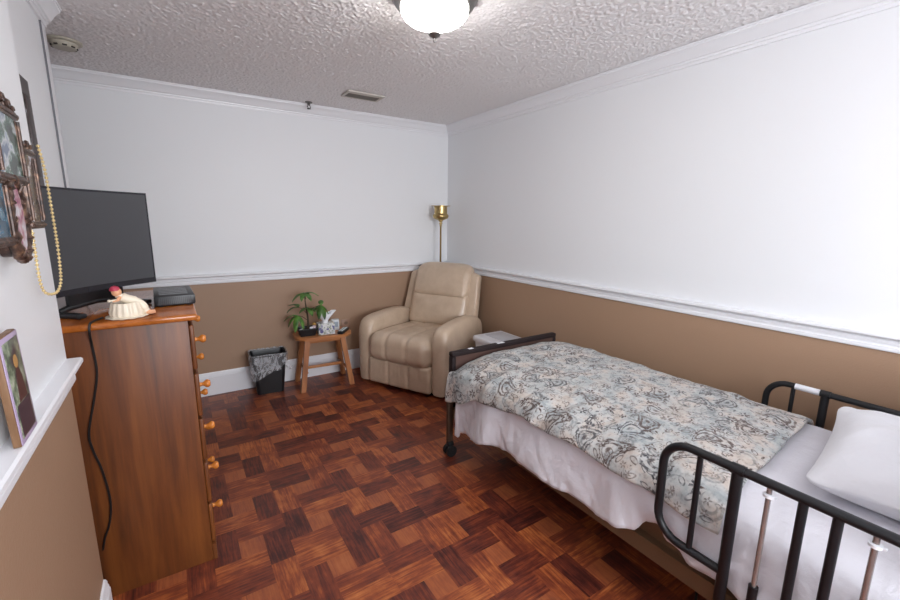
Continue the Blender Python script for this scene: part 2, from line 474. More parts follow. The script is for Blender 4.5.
# unseen wall behind the camera; its window opening is added to light the room
WX0, WX1, WZ0, WZ1 = .30, 1.75, 1.04, 2.12
bm = B()
box(bm, XL, XR, YF - .12, YF, 0, ZP, mi=1); box(bm, XL, XR, YF - .12, YF, ZP, WZ0)
box(bm, XL, WX0, YF - .12, YF, WZ0, WZ1); box(bm, WX1, XR, YF - .12, YF, WZ0, WZ1); box(bm, XL, XR, YF - .12, YF, WZ1, ZC)
struct(obj('wall_front', bm, [M_WHITE, M_BROWN], smooth=False), 'wall behind the camera with an added window opening', 'wall')
bm = B()
xm = (WX0 + WX1) / 2
for (a0, a1, c0, c1) in ((WX0, WX1, WZ0, WZ0 + .05), (WX0, WX1, WZ1 - .05, WZ1), (WX0, WX0 + .05, WZ0 + .05, WZ1 - .05), (WX1 - .05, WX1, WZ0 + .05, WZ1 - .05), (xm - .02, xm + .02, WZ0 + .05, WZ1 - .05)):
    box(bm, a0, a1, YF - .10, YF - .03, c0, c1, .004)
struct(obj('added_window_1', bm, M_TRIM), 'white framed window added out of view behind the camera to light the room', 'window')  # invented window frame, out of view, around the added light opening
wall2('wall_left', XA - .35, XA, YF, YA, 'near white and brown wall on the left carrying the picture frames')
wall2('wall_recess', XB_ - .12, XB_, YA, YBE - .03, 'set-back white wall behind the television and dresser')
wall2('wall_alcove', XL - .12, XL, YF, YB + .12, 'far left wall of the alcove past the dresser')
bm = B(); box(bm, XB_ - .12, XB_ + .006, YBE - .088, YBE, 0, ZC, .003)
struct(obj('trim_1', bm, M_TRIM), 'narrow white corner casing at the end of the set-back left wall', 'trim')
# thin dark grey strip beside the casing
bm = B(); box(bm, XB_ - .01, XB_ + .0075, YBE - .092, YBE - .0865, .2, 2.352)
struct(obj('trim_2', bm, Mat('dark_grey_strip', (104, 104, 110), .8)), 'thin dark grey line along the white corner casing', 'trim')

CROWN = [(0, 2.345), (.010, 2.345), (.012, 2.360), (.018, 2.362), (.020, 2.372), (.028, 2.375), (.034, 2.385), (.046, 2.402), (.058, 2.416), (.066, 2.421), (.068, 2.429), (.073, 2.431), (.073, 2.4395), (0, 2.4395)]
RAIL = [(0, .952), (.012, .952), (.015, .958), (.015, .972), (.011, .976), (.011, .982), (.015, .986), (.015, .994), (.010, .998), (.010, 1.003), (.034, 1.010), (.040, 1.016), (.040, 1.026), (.035, 1.031), (0, 1.031)]
BASE = [(0, .001), (.016, .001), (.016, .160), (.013, .164), (.013, .172), (.010, .178), (.010, .188), (.006, .197), (0, .199)]
def run(name, prof, side, a, b, label, cat):
    bm = B()
    if side == 'back': prism(bm, [(YB - d, zz) for d, zz in prof], 'x', a, b)
    elif side == 'right': prism(bm, [(XR - d, zz) for d, zz in prof], 'y', a, b)
    elif side == 'left': prism(bm, [(XA + d, zz) for d, zz in prof], 'y', a, b)
    elif side == 'recess': prism(bm, [(XB_ + d, zz) for d, zz in prof], 'y', a, b)
    return struct(obj(name, bm, M_TRIM, angle=25), label, cat)
run('trim_3', CROWN, 'back', XL, XR, 'white crown moulding along the far wall', 'trim')
run('trim_4', CROWN, 'right', YF, YB, 'white crown moulding along the right wall', 'trim')
run('trim_5', CROWN, 'recess', YA, YBE + .005, 'short white crown moulding ending above the television', 'trim')
run('trim_6', CROWN, 'left', YF, YA, 'white crown moulding above the picture frames wall', 'trim')
run('trim_7', RAIL, 'back', XL, XR, 'white chair rail along the far wall', 'trim')
run('trim_8', RAIL, 'right', YF, YB, 'white chair rail along the right wall above the bed', 'trim')
run('trim_9', RAIL, 'left', YF, YA, 'white chair rail on the near left wall under the picture frames', 'trim')
run('baseboard_back', BASE, 'back', XL, XR, 'tall white baseboard along the far wall', 'baseboard')
run('baseboard_right', BASE, 'right', YF, YB, 'tall white baseboard along the right wall', 'baseboard')
run('baseboard_left', BASE, 'left', YF, YA, 'tall white baseboard on the near left wall', 'baseboard')

# ------------------------------------------------------------------ ceiling lamp, vent, detector, sprinkler
L = empty('ceiling_light', (1.045, 1.745, ZC))
tag(L, 'lit flush ceiling light with white glass bowl and metal rim', 'ceiling light')
bm = B(); lathe(bm, [(.10, -.001), (.188, -.001), (.190, -.008), (.187, -.020), (.178, -.030), (.172, -.042), (.160, -.050), (.148, -.052)], n=72, flute=(36, .006))
obj('rim', bm, M_NICKEL, L, label='fluted dark metal rim')
bm = B(); lathe(bm, [(.147, -.050), (.147, -.062), (.144, -.076), (.135, -.090), (.117, -.104), (.088, -.115), (.050, -.121), (.0, -.123)], n=64)
obj('glass_bowl', bm, M_GLASSLAMP, L, label='glowing white glass bowl')
bm = B(); lathe(bm, [(.0, -.1225), (.006, -.124), (.006, -.148), (.022, -.151), (.027, -.156), (.023, -.163), (.010, -.169), (.005, -.174), (.0065, -.180), (.004, -.187), (0, -.188)], n=24)
obj('finial', bm, M_NICKEL, L, label='grey metal finial')

V = empty('ceiling_vent', (1.355, 3.350, ZC)); tag(V, 'small rectangular cream air vent in the ceiling near the far wall', 'vent')
bm = B(); 
for q in ((-.15, .15, -.088, -.068), (-.15, .15, .068, .088), (-.15, -.13, -.068, .068), (.13, .15, -.068, .068)): box(bm, q[0], q[1], q[2], q[3], -.014, -.001, .003)
obj('frame', bm, M_VENT, V)
bm = B(); box(bm, -.13, .13, -.068, .068, -.004, -.001); obj('backing', bm, M_DARKPAN, V)
for k in range(5):
    bm = B(); yy = -.050 + k * .025
    prism(bm, [(yy, -.003), (yy + .002, -.003), (yy + .014, -.013), (yy + .012, -.013)], 'x', -.129, .129); obj('slat', bm, M_VENT if k == 0 else M_SLAT, V)

D = empty('smoke_detector', (-.408, 3.325, ZC)); tag(D, 'round cream smoke detector on the ceiling at the far left', 'smoke detector')
bm = B(); lathe(bm, [(.0, -.001), (.082, -.001), (.082, -.010), (.074, -.014), (.0, -.014)], n=40); obj('base_plate', bm, M_DETECT, D)
bm = B(); lathe(bm, [(.062, -.0145), (.060, -.030), (.050, -.040), (.0, -.042)], n=40); obj('cover', bm, M_DETECT, D)
for k in range(9):
    a = 2 * pi * k / 9; bm = B(); box(bm, -.010, .010, -.003, .003, -.004, .004, .001)
    obj('slot', bm, M_DARKPAN, D, loc=(.056 * cos(a), .056 * sin(a), -.034), rot=(0, 0, a + pi / 2))

SP = empty('sprinkler_head', (1.055, 3.80, ZC)); tag(SP, 'small metal fire sprinkler head by the far crown moulding', 'sprinkler')
bm = B(); lathe(bm, [(0, -.001), (.030, -.001), (.028, -.006), (.012, -.009), (.012, -.028), (.0, -.028)], n=20); obj('escutcheon', bm, M_NICKEL, SP)
bm = B(); tube(bm, [(-.008, 0, -.028), (-.014, 0, -.040), (0, 0, -.052), (.014, 0, -.040), (.008, 0, -.028)], .003, 8); lathe(bm, [(0, -.052), (.016, -.052), (.016, -.055), (0, -.055)], n=16)
obj('deflector', bm, M_DARKPAN, SP)

# ------------------------------------------------------------------ dresser
DX0, DX1, DY0, DY1, DT = -.405, .022, 1.914, 2.625, 1.112
DR = empty('dresser', (0, 0, 0)); DR.location = ((DX0 + DX1) / 2, (DY0 + DY1) / 2, 0)
tag(DR, 'tall orange-brown pine chest of drawers against the left wall', 'dresser')
ox, oy = DR.location.x, DR.location.y
def dloc(bm):
    for v_ in bm.verts: v_.co -= Vector((ox, oy, 0))
    return bm
bm = B(); box(bm, DX0, DX1 - .004, DY0, DY0 + .020, .0, DT - .026, .002)
obj('side_panel', dloc(bm), M_PINE, DR)
bm = B(); box(bm, DX0, DX1 - .004, DY1 - .020, DY1, .0, DT - .026, .002)
obj('side_panel', dloc(bm), M_PINE, DR)
bm = B(); box(bm, DX0, DX0 + .008, DY0 + .02, DY1 - .02, .04, DT - .026)
obj('back_panel', dloc(bm), M_PINE, DR)
bm = B(); box(bm, DX0 - .003, DX1 + .030, DY0 - .022, DY1 + .022, DT - .026, DT, .009, 3)
obj('top', dloc(bm), M_PINET, DR, label='glossy orange-brown top with rounded edge')
bm = B()
prism(bm, [(DY0, 0), (DY0 + .06, 0), (DY0 + .10, .035), (DY1 - .10, .035), (DY1 - .06, 0), (DY1, 0), (DY1, .075), (DY0, .075)], 'x', DX1 - .004, DX1 + .014, .003)
obj('plinth', dloc(bm), M_PINE, DR)
bm = B(); box(bm, DX1 - .03, DX1 - .004, DY0 + .02, DY1 - .02, .04, DT - .026)
obj('face_frame', dloc(bm), M_PINE, DR)
for i, zc in enumerate((.970, .765, .567, .368, .172)):
    bm = B(); box(bm, DX1 - .004, DX1 + .014, DY0 + .010, DY1 - .010, zc - .092, zc + .092, .006, 3)
    dr = obj('drawer', dloc(bm), M_PINE, DR)
    for yy in (2.055, 2.490):
        bm = B(); lathe(bm, [(0, 0), (.011, 0), (.0085, .006), (.0075, .014), (.012, .021), (.0175, .028), (.0175, .036), (.012, .043), (0, .045)], n=20)
        obj('knob', bm, M_KNOB, dr, loc=(DX1 + .0135 - ox, yy - oy, zc), rot=(0, pi / 2, 0), label='round turned light-wood knob')

# ------------------------------------------------------------------ television
TW, TH = .430, .372
tdir = radians(42)
tr = Vector((-.097, 2.295)); td = Vector((sin(tdir), cos(tdir)))
tcn = tr - td * (TW / 2)
TV = empty('television', (tcn.x, tcn.y, DT), pi / 2 - tdir)
tag(TV, 'black flat television with curved screen on the pine dresser', 'television')
tz0, tz1 = 1.200 - DT, 1.584 - DT
def tcurve(xx): return -.022 * (xx / (TW / 2)) ** 2
def tpanel(x0, x1, z0, z1, y0, y1, n=24):
    bm = B(); fr = []; bk = []
    for i in range(n + 1):
        xx = x0 + (x1 - x0) * i / n; c = tcurve(xx)
        fr.append((bm.verts.new((xx, c + y0, z0)), bm.verts.new((xx, c + y0, z1)))); bk.append((bm.verts.new((xx, c + y1, z0)), bm.verts.new((xx, c + y1, z1))))
    for i in range(n):
        bm.faces.new((fr[i][0], fr[i + 1][0], fr[i + 1][1], fr[i][1])); bm.faces.new((bk[i][0], bk[i][1], bk[i + 1][1], bk[i + 1][0]))
        bm.faces.new((fr[i][1], fr[i + 1][1], bk[i + 1][1], bk[i][1])); bm.faces.new((fr[i][0], bk[i][0], bk[i + 1][0], fr[i + 1][0]))
    for i in (0, n): bm.faces.new((fr[i][0], fr[i][1], bk[i][1], bk[i][0]))
    return bm
hw = TW / 2
obj('housing', tpanel(-hw, hw, tz0, tz1, .0, .028), M_TVBEZ, TV)
obj('screen', tpanel(-hw + .008, hw - .008, tz0 + .022, tz1 - .008, -.002, .006), M_SCREEN, TV, label='dark grey matt screen, switched off')
bm = B(); rbox(bm, .17, .018, .11, .02, 4, 4, c=(0, .040, (tz0 + tz1) / 2 - .03)); obj('back_cover', bm, M_BLACKPL, TV)
bm = B(); box(bm, -.115, .115, .045, .062, .030, tz0 + .12, .006); obj('stand_column', bm, M_BLACKPL, TV)
bm = B()
tube(bm, [(-.150, .052, .020), (-.11, .055, .030), (0, .055, .040), (.11, .055, .030), (.150, .052, .020)], .012, 10)
obj('stand_bar', bm, M_BLACKPL, TV)
for s in (-1, 1):
    bm = B(); prism(bm, [(s * .130, .075), (s * .155, .075), (s * .160, -.040), (s * .130, -.045)], 'z', .001, .020, .005)
    obj('stand_foot', bm, M_BLACKPL, TV)

# cable box
CB = empty('set_top_box', (-.022, 2.256, DT)); CB.rotation_euler = (0, 0, radians(2)); tag(CB, 'flat black set-top box lying on the dresser beside the television', 'set-top box')
bm = B(); box(bm, -.074, .072, -.150, .150, .004, .046, .004); obj('case', bm, M_BLACKPL, CB)
bm = B()
for k in range(18): box(bm, -.060 + k * .0068, -.057 + k * .0068, -.1515, -.149, .010, .040)
obj('side_vent', bm, M_TVBEZ, CB)
bm = B()
for k in range(5): box(bm, -.055, .050, -.11 + k * .045, -.085 + k * .045, .0455, .0468)
obj('top_vent', bm, M_TVBEZ, CB)
bm = B(); box(bm, .0715, .074, -.14, .14, .008, .042, .001); obj('front_panel', bm, M_TVBEZ, CB)
for p in ((-.05, -.135), (.05, -.135), (-.05, .135), (.05, .135)):
    bm = B(); lathe(bm, [(0, .0005), (.008, .0005), (.008, .0045), (0, .0045)], c=(p[0], p[1], 0), n=12); obj('foot', bm, M_RUBBER, CB)

# power cord down the dresser side
pts = [(-.245, 1.965, DT + .005), (-.262, 1.918, DT + .006), (-.272, 1.888, DT + .002), (-.276, 1.882, DT - .03), (-.278, 1.904, 1.033), (-.276, 1.907, .931), (-.296, 1.907, .828), (-.324, 1.907, .706), (-.321, 1.907, .637), (-.306, 1.907, .559), (-.296, 1.907, .463), (-.296, 1.907, .386), (-.309, 1.907, .318), (-.327, 1.907, .269), (-.338, 1.907, .222)]
bm = B(); tube(bm, catmull(pts, 6), .0038, 8); tag(obj('power_cord', bm, M_CORD), 'thin black power cord hanging down the dresser side panel', 'cord')

# figurine
FG = empty('figurine', (-.172, 1.965, DT), radians(20)); tag(FG, 'cream fluted porcelain figurine with reclining red-capped child on the dresser', 'figurine')
bm = B(); lathe(bm, [(0, .0005), (.058, .0005), (.066, .004), (.060, .008), (0, .008)], n=48, flute=(12, .05)); obj('plate', bm, M_CREAM, FG)
bm = B(); lathe(bm, [(0, .008), (.050, .008), (.053, .020), (.046, .050), (.043, .058), (.038, .054), (0, .052)], n=96, flute=(16, .035)); obj('fluted_base', bm, M_CREAM, FG)
bm = B(); tube(bm, catmull([(-.022, 0, .088), (-.010, -.002, .078), (.010, -.004, .066), (.030, -.008, .058), (.045, -.014, .045), (.055, -.018, .025), (.060, -.020, .012)], 4), [.012] * 4 + [.017] * 8 + [.014] * 8 + [.011] * 5, 12); obj('body', bm, M_CREAM, FG)
bm = B(); sphere(bm, (-.024, -.002, .098), .016, (1, .95, 1.05)); obj('head', bm, M_SKIN, FG)
bm = B(); tube(bm, [(-.018, -.012, .080), (-.030, -.022, .070), (-.044, -.020, .068)], [.006, .005, .004], 8); obj('arm', bm, M_SKIN, FG)
bm = B(); tube(bm, [(.058, -.022, .014), (.070, -.030, .012), (.082, -.034, .014)], [.009, .008, .007], 8); obj('leg', bm, M_SKIN, FG)
bm = B(); tube(bm, [(.056, -.006, .020), (.066, .002, .014), (.074, -.002, .013)], [.009, .008, .007], 8)
obj('leg', bm, M_SKIN, FG)
bm = B(); lathe(bm, [(.0165, 0), (.0165, .005), (.012, .014), (0, .019)], c=(-.028, 0, .104), n=18); obj('cap', bm, M_RED, FG, label='dark pink cap')
bm = B(); tube(bm, [(-.030, -.020, .072), (-.052, -.022, .071)], [.004, .003], 8); sphere(bm, (-.054, -.022, .071), .0055); obj('spoon', bm, M_CREAM, FG)

XF = -.312
# ------------------------------------------------------------------ left wall frames
def wframe(name, y0, y1, z0, z1, w, t, photo, parent, yoff=0, base=-.312):
    """rectangular moulding on the wall x=base; local = world"""
    bm = B()
    for (a0, a1, c0, c1) in ((y0, y1, z0, z0 + w), (y0, y1, z1 - w, z1), (y0, y0 + w, z0 + w, z1 - w), (y1 - w, y1, z0 + w, z1 - w)):
        box(bm, XA + .001, base + t, a0, a1, c0, c1, .005, 2)
        long_y = (a1 - a0) > (c1 - c0)
        if long_y: tube(bm, [(base + t, a0 + .004, (c0 + c1) / 2), (base + t, a1 - .004, (c0 + c1) / 2)], .004, 8)
        else: tube(bm, [(base + t, (a0 + a1) / 2, c0 + .002), (base + t, (a0 + a1) / 2, c1 - .002)], .004, 8)
    f = obj(name, bm, M_BRONZE, parent)
    bm = B(); box(bm, XA + .003, base + t - .003, y0 + w * .8, y1 - w * .8, z0 + w * .8, z1 - w * .8); obj('photo', bm, photo, f, label='printed photograph behind glass')
    return f
CF = empty('collage_picture_frame', (XF, 1.38, 1.52))
tag(CF, 'ornate bronze collage of joined photo frames on the near left wall', 'picture frame')
def cf(o): o.location = Vector(o.location) - Vector((XF, 1.38, 1.52)); return o
cf(wframe('square_frame', 1.262, 1.458, 1.555, 1.725, .021, .028, M_PH1, CF))
cf(wframe('tall_frame', 1.448, 1.572, 1.452, 1.652, .019, .026, M_PH4, CF))
cf(wframe('lower_frame', 1.13, 1.290, 1.420, 1.570, .021, .026, M_PH3, CF))
# oval frame with rope moulding
bm = B(); cy, cz, ry, rz_ = 1.345, 1.476, .050, .088
N_ = 72; ringp = [(XF + .020, cy + ry * cos(2 * pi * k / N_), cz + rz_ * sin(2 * pi * k / N_)) for k in range(N_)]
tube(bm, ringp, [.0115 + .0012 * sin(k * 2 * pi / 4) for k in range(N_)], 10, closed=True)
for k in range(0, N_, 5):
    a = 2 * pi * k / N_; a2 = a + .20
    tube(bm, [(XF + .027, cy + (ry - .008) * cos(a), cz + (rz_ - .008) * sin(a)), (XF + .0325, cy + ry * cos((a + a2) / 2), cz + rz_ * sin((a + a2) / 2)), (XF + .027, cy + (ry + .009) * cos(a2), cz + (rz_ + .009) * sin(a2))], .003, 6)
ov = obj('oval_frame', bm, M_BRONZE, CF); cf(ov)
bm = B()
vc = [bm.verts.new((XF + .008, cy + (ry - .006) * cos(2 * pi * k / 40), cz + (rz_ - .006) * sin(2 * pi * k / 40))) for k in range(40)]
r = bmesh.ops.extrude_face_region(bm, geom=[bm.faces.new(vc)])
for g in r['geom']:
    if isinstance(g, bmesh.types.BMVert): g.co.x += .017
obj('photo', bm, M_PH2, ov, label='printed photograph behind glass')
bm = B(); prism(bm, [(cy + (ry - .004) * cos(2 * pi * k / 40), cz + (rz_ - .004) * sin(2 * pi * k / 40)) for k in range(40)], 'x', XA + .001, XF + .0079)
obj('backing', bm, M_BRONZE, ov) # label='printed photograph behind glass')
# scroll ornaments at the joints
for (py, pz, sc) in ((1.285, 1.728, .9), (1.32, 1.734, 1.1), (1.36, 1.738, 1.2), (1.40, 1.733, 1.1), (1.435, 1.727, .9), (1.458, 1.712, .8), (1.475, 1.655, .8), (1.51, 1.660, 1.0), (1.545, 1.656, .8), (1.30, 1.562, .9), (1.335, 1.560, 1.1), (1.37, 1.562, 1.0), (1.41, 1.558, .8)):
    bm = B(); c0 = (XF + .022, py, pz)
    tube(bm, [(c0[0] + .004, py + .010 * sc * (1 - q * .09) * cos(q * .95), pz + .008 * sc * (1 - q * .09) * sin(q * .95)) for q in range(10)], [.0042 * sc - .0002 * q for q in range(10)], 6)
    box(bm, XA + .003, XF + .0235, py - .008 * sc, py + .008 * sc, pz - .007 * sc, pz + .007 * sc, .003)
    cf(obj('scroll_ornament', bm, M_BRONZE, CF))

# gold bead chain
cpts = [(XF + .036, 1.573, 1.665), (XF + .040, 1.582, 1.60), (XF + .040, 1.588, 1.50), (XF + .040, 1.588, 1.40), (XF + .038, 1.580, 1.32), (XF + .034, 1.562, 1.287), (XF + .026, 1.535, 1.276), (XF + .014, 1.508, 1.285), (XF + .010, 1.498, 1.32), (XF + .010, 1.500, 1.40), (XF + .010, 1.505, 1.448)]
cp = catmull(cpts, 40); bm = B(); last = None
for p in cp:
    if last is None or (p - last).length > .0092:
        bmesh.ops.create_icosphere(bm, subdivisions=2, radius=.0041, matrix=Matrix.Translation(p)); last = p
tube(bm, catmull(cpts, 6), .0012, 6)
tag(obj('bead_necklace', bm, M_GOLD), 'string of gold beads hanging from the bronze collage frame', 'beads', kind=None)

# dark framed picture on the set-back wall (only its edge shows)
PF = empty('narrow_picture_frame', (XB_, 2.128, 1.775)); tag(PF, 'dark framed picture on the set-back wall, only its edge in view', 'picture frame')
M_DKFR = Mat('dark_walnut_frame', (58, 46, 44), .5)
bm = B()
for q in ((-.175, .175, -.205, -.145), (-.175, .175, .145, .205), (-.175, -.105, -.145, .145), (.105, .175, -.145, .145)): box(bm, .001, .010, q[0], q[1], q[2], q[3], .002)
obj('frame', bm, M_DKFR, PF)
bm = B(); box(bm, .001, .006, -.105, .105, -.145, .145); obj('picture', bm, M_PH4, PF)

# icon plaque standing on the chair rail
IC = empty('picture_plaque', (XF + .000, 1.160, 1.0315)); IC.rotation_euler = (0, radians(-1.6), 0)
tag(IC, 'small wooden picture plaque leaning on the white chair rail', 'plaque')
M_PLQ = m_wood('plaque_edge', [(92, 64, 42), (118, 86, 58), (138, 104, 74)], 'z', 2, .5)
bm = B(); box(bm, .009, .022, -.056, .056, .0, .220, .002); obj('board', bm, M_PLQ, IC)
bm = B(); box(bm, .0222, .0236, -.055, .055, .002, .218, .0004); obj('border', bm, Mat('lilac_print_border', (178, 160, 190), .35), IC)
M_PIC = Mat('dark_green_print', (66, 74, 62), .3)
M_PIC.color(M_PIC.ramp(M_PIC.noise(M_PIC.co(), 26, 3, .6), [(.36, (48, 40, 52)), (.5, (92, 104, 84)), (.6, (150, 160, 136)), (.72, (184, 180, 168))]))
bm = B(); box(bm, .0237, .0246, -.046, .046, .012, .208, .0003); pr = obj('print', bm, M_PIC, IC)
bm = B(); prism(bm, [(-.040, .014), (.040, .014), (.040, .080), (-.040, .080)], 'x', .0247, .0252); obj('text_panel', bm, Mat('dark_plum_print', (62, 48, 60), .3), pr)
bm = B(); prism(bm, [(-.020, .082), (.030, .082), (.022, .130), (.012, .150), (-.002, .150), (-.012, .128)], 'x', .0247, .0253); obj('robe', bm, Mat('maroon_print', (74, 40, 40), .3), pr)
bm = B(); prism(bm, [(.005 + .012 * cos(k * .5236), .162 + .014 * sin(k * .5236)) for k in range(12)], 'x', .0247, .0253); obj('halo', bm, Mat('ochre_print', (186, 142, 84), .3), pr)

# ------------------------------------------------------------------ wastebasket
WB = empty('wastebasket', (.592, 3.772, 0), radians(-4)); tag(WB, 'black plastic wastebasket with a clear bag liner by the stool', 'wastebasket')
def basket(bm, lev, r=.03, n=6):
    rings = []
    for (hx, hy, zz) in lev:
        ring = []
        for (sx, sy, a0) in ((1, 1, 0), (-1, 1, pi / 2), (-1, -1, pi), (1, -1, 3 * pi / 2)):
            for k in range(n + 1):
                a = a0 + pi / 2 * k / n
                ring.append((sx * (hx - r) + r * cos(a), sy * (hy - r) + r * sin(a), zz))
        rings.append([bm.verts.new(p) for p in ring])
    m = len(rings[0])
    for A, C in zip(rings, rings[1:]):
        for k in range(m): bm.faces.new((A[k], A[(k + 1) % m], C[(k + 1) % m], C[k]))
    return rings
bm = B()
rg_ = basket(bm, [(.108, .075, .001), (.138, .098, .335), (.146, .105, .337), (.146, .105, .350), (.138, .098, .350), (.132, .094, .330), (.104, .071, .012)])
bm.faces.new(rg_[0]); bm.faces.new(rg_[-1]); obj('bin', bm, M_BLACKPL, WB)
bm = B()
lev = [(.128, .090, .20), (.136, .097, .33), (.145, .105, .358), (.153, .112, .362), (.156, .116, .345), (.152, .114, .25), (.146, .110, .185)]
rr = basket(bm, lev, .04, 10)
for li, ring in enumerate(rr):
    for k, v_ in enumerate(ring):
        p = v_.co; am = (.003, .003, .004, .006, .007, .010, .012)[li]
        a = atan2(p.y, p.x)
        nz = noise.noise(Vector((cos(a) * 5, sin(a) * 5, li * .7)))
        p.x += cos(a) * am * nz; p.y += sin(a) * am * nz
        if li >= 4: p.z += .022 * nz * (li - 3) * .6 - (.060 * (li - 4) / 2 * (-p.x / .15 if p.x < 0 else p.x / .15 * -.9))
ob = obj('bag_liner', bm, M_CLEAR, WB, label='clear crumpled plastic bag liner folded over the rim'); mod_sub(ob, 1)
bm = B(); tube(bm, catmull([(.146, .0, .21), (.165, -.01, .195), (.19, -.012, .172)], 5), [.009, .012, .011, .010, .009, .008, .010, .013, .016, .012, .006], 10)
obj('bag_knot', bm, M_CLEAR, WB)

# ------------------------------------------------------------------ stool
ST = empty('wooden_stool', (1.048, 3.705, 0), radians(-4)); tag(ST, 'light oak four-legged stool used as a side table by the recliner', 'stool')
bm = B()
top = []
for k in range(48):
    a = 2 * pi * k / 48; c_, s_ = cos(a), sin(a); e = .55
    top.append((.245 * abs(c_) ** e * (1 if c_ > 0 else -1), .165 * abs(s_) ** e * (1 if s_ > 0 else -1)))
prism(bm, top, 'z', .452, .482, .010, 3); obj('seat', bm, M_STOOL, ST)
for s in (-1, 1):
    bm = B(); box(bm, -.165, .165, s * .105 - .009, s * .105 + .009, .418, .452, .002); obj('apron', bm, M_STOOL, ST)
bm = B(); box(bm, -.178, .178, -.010, .010, .155, .180, .003); obj('stretcher', bm, M_STOOL, ST)
for sx in (-1, 1):
    bm = B(); x0 = sx * .172
    tube(bm, [(x0, -.135, .165), (x0, .135, .165)], .0115, 10); obj('side_stretcher', bm, M_STOOL, ST)
    for sy in (-1, 1):
        bm = B(); h0 = .0215
        tp = (sx * .150, sy * .108, .452); bt = (sx * .214, sy * .148, 0.0)
        va = [bm.verts.new((bt[0] + dx * h0, bt[1] + dy * h0, 0)) for dx, dy in ((-1, -1), (1, -1), (1, 1), (-1, 1))]
        vb = [bm.verts.new((tp[0] + dx * h0, tp[1] + dy * h0, .452)) for dx, dy in ((-1, -1), (1, -1), (1, 1), (-1, 1))]
        bm.faces.new(va); bm.faces.new(vb)
        for i in range(4): bm.faces.new((va[i], va[(i + 1) % 4], vb[(i + 1) % 4], vb[i]))
        bmesh.ops.bevel(bm, geom=bm.edges[:], offset=.004, segments=2, affect='EDGES')
        obj('leg', bm, M_STOOLL, ST)
SZ = .4825
# potted plant
PP = empty('potted_plant', (.905, 3.662, SZ), radians(-4)); tag(PP, 'small leafy money tree in a black rectangular pot on the stool', 'plant')
bm = B(); rg_ = basket(bm, [(.062, .048, .0), (.080, .062, .058), (.084, .066, .058), (.084, .066, .068), (.076, .058, .068), (.072, .055, .050)], .012, 4); bm.faces.new(rg_[0]); bm.faces.new(rg_[-1]); obj('pot', bm, M_BLACKPL, PP)
bm = B(); box(bm, -.070, .070, -.053, .053, .050, .058, .003); obj('soil', bm, M_SOIL, PP)
bm = B(); 
stem = [(.010, 0, .05), (.014, .005, .14), (.006, .002, .22), (-.002, 0, .30), (-.004, 0, .365)]
tube(bm, catmull(stem, 5), [.010 - .0068 * i / 20 for i in range(21)], 8)
CL = [((-.004, -.01, .368), [(-.10, -.02, -.035), (.105, -.01, -.005), (.03, -.09, -.03), (-.04, -.07, -.03), (.04, .07, -.01), (-.07, .05, -.02)]),
      ((.125, -.02, .255), [(-.055, -.02, -.03), (-.03, -.05, -.085), (.015, -.04, -.09), (.055, -.01, -.07), (.01, .04, .05)]),
      ((.012, -.02, .235), [(-.07, -.03, -.01), (.07, -.03, -.015), (.02, -.08, -.03), (-.02, .07, .0), (.06, .05, -.02)]),
      ((-.075, -.03, .185), [(-.075, -.02, -.06), (-.03, -.05, -.10), (.03, -.04, -.09), (-.10, .03, -.02), (.0, .05, -.06)]),
      ((-.055, .03, .245), [(-.07, .04, .03), (-.09, 0, -.02), (-.02, .05, .03)])]
for c_, lf in CL:
    a0 = Vector((.004, 0, max(.12, c_[2] - .05))); tube(bm, catmull([a0, (a0 + Vector(c_)) / 2 + Vector((0, 0, .012)), c_], 4), .0025, 6)
obj('stem', bm, M_STEM, PP)
bm = B()
def leaf(c_, dvec, wid):
    c_ = Vector(c_); d_ = Vector(dvec); Ln = d_.length; side = d_.cross(Vector((0, 0, 1)))
    if side.length < 1e-4: side = Vector((1, 0, 0))
    side.normalize(); up = side.cross(d_).normalized()
    n = 8; rows = []
    for i in range(n + 1):
        t_ = i / n; p = c_ + d_ * t_ + Vector((0, 0, -1)) * (.22 * Ln * t_ * t_) + up * (.10 * Ln * sin(pi * t_))
        wq = wid * (sin(pi * min(1, t_ * .92 + .06)) ** .8) if 0 < i < n else .001
        rows.append([bm.verts.new(p - side * wq + up * .006), bm.verts.new(p), bm.verts.new(p + side * wq + up * .006)])
    for A, C in zip(rows, rows[1:]):
        for k in range(2): bm.faces.new((A[k], A[k + 1], C[k + 1], C[k]))
for c_, lf in CL:
    for d_ in lf: leaf(c_, Vector(d_) * 1.08, .023)
ob = obj('foliage', bm, M_LEAF, PP); mod_solid(ob, .0012)
bm = B(); box(bm, -.052, -.022, -.046, -.040, .058, .092, .001); obj('plant_tag', bm, M_LABEL, PP, rot=(radians(8), radians(-14), 0), label='small white plant tag')
for (p, r_, m_) in (((.052, -.035, .074), .017, M_PINKW), ((.030, -.042, .071), .013, M_LABEL), ((.060, -.005, .072), .014, M_PINKW)):
    bm = B(); sphere(bm, p, r_, (1.2, 1, .8)); obj('pebble', bm, m_, PP)
bm = B(); sphere(bm, (.066, .02, .088), .014, (1, .9, 1)); tube(bm, [(.066, .02, .05), (.066, .02, .08)], .007, 8); sphere(bm, (.080, .016, .083), .006); obj('bird_ornament', bm, M_YELLOW, PP, label='tiny yellow ornament')
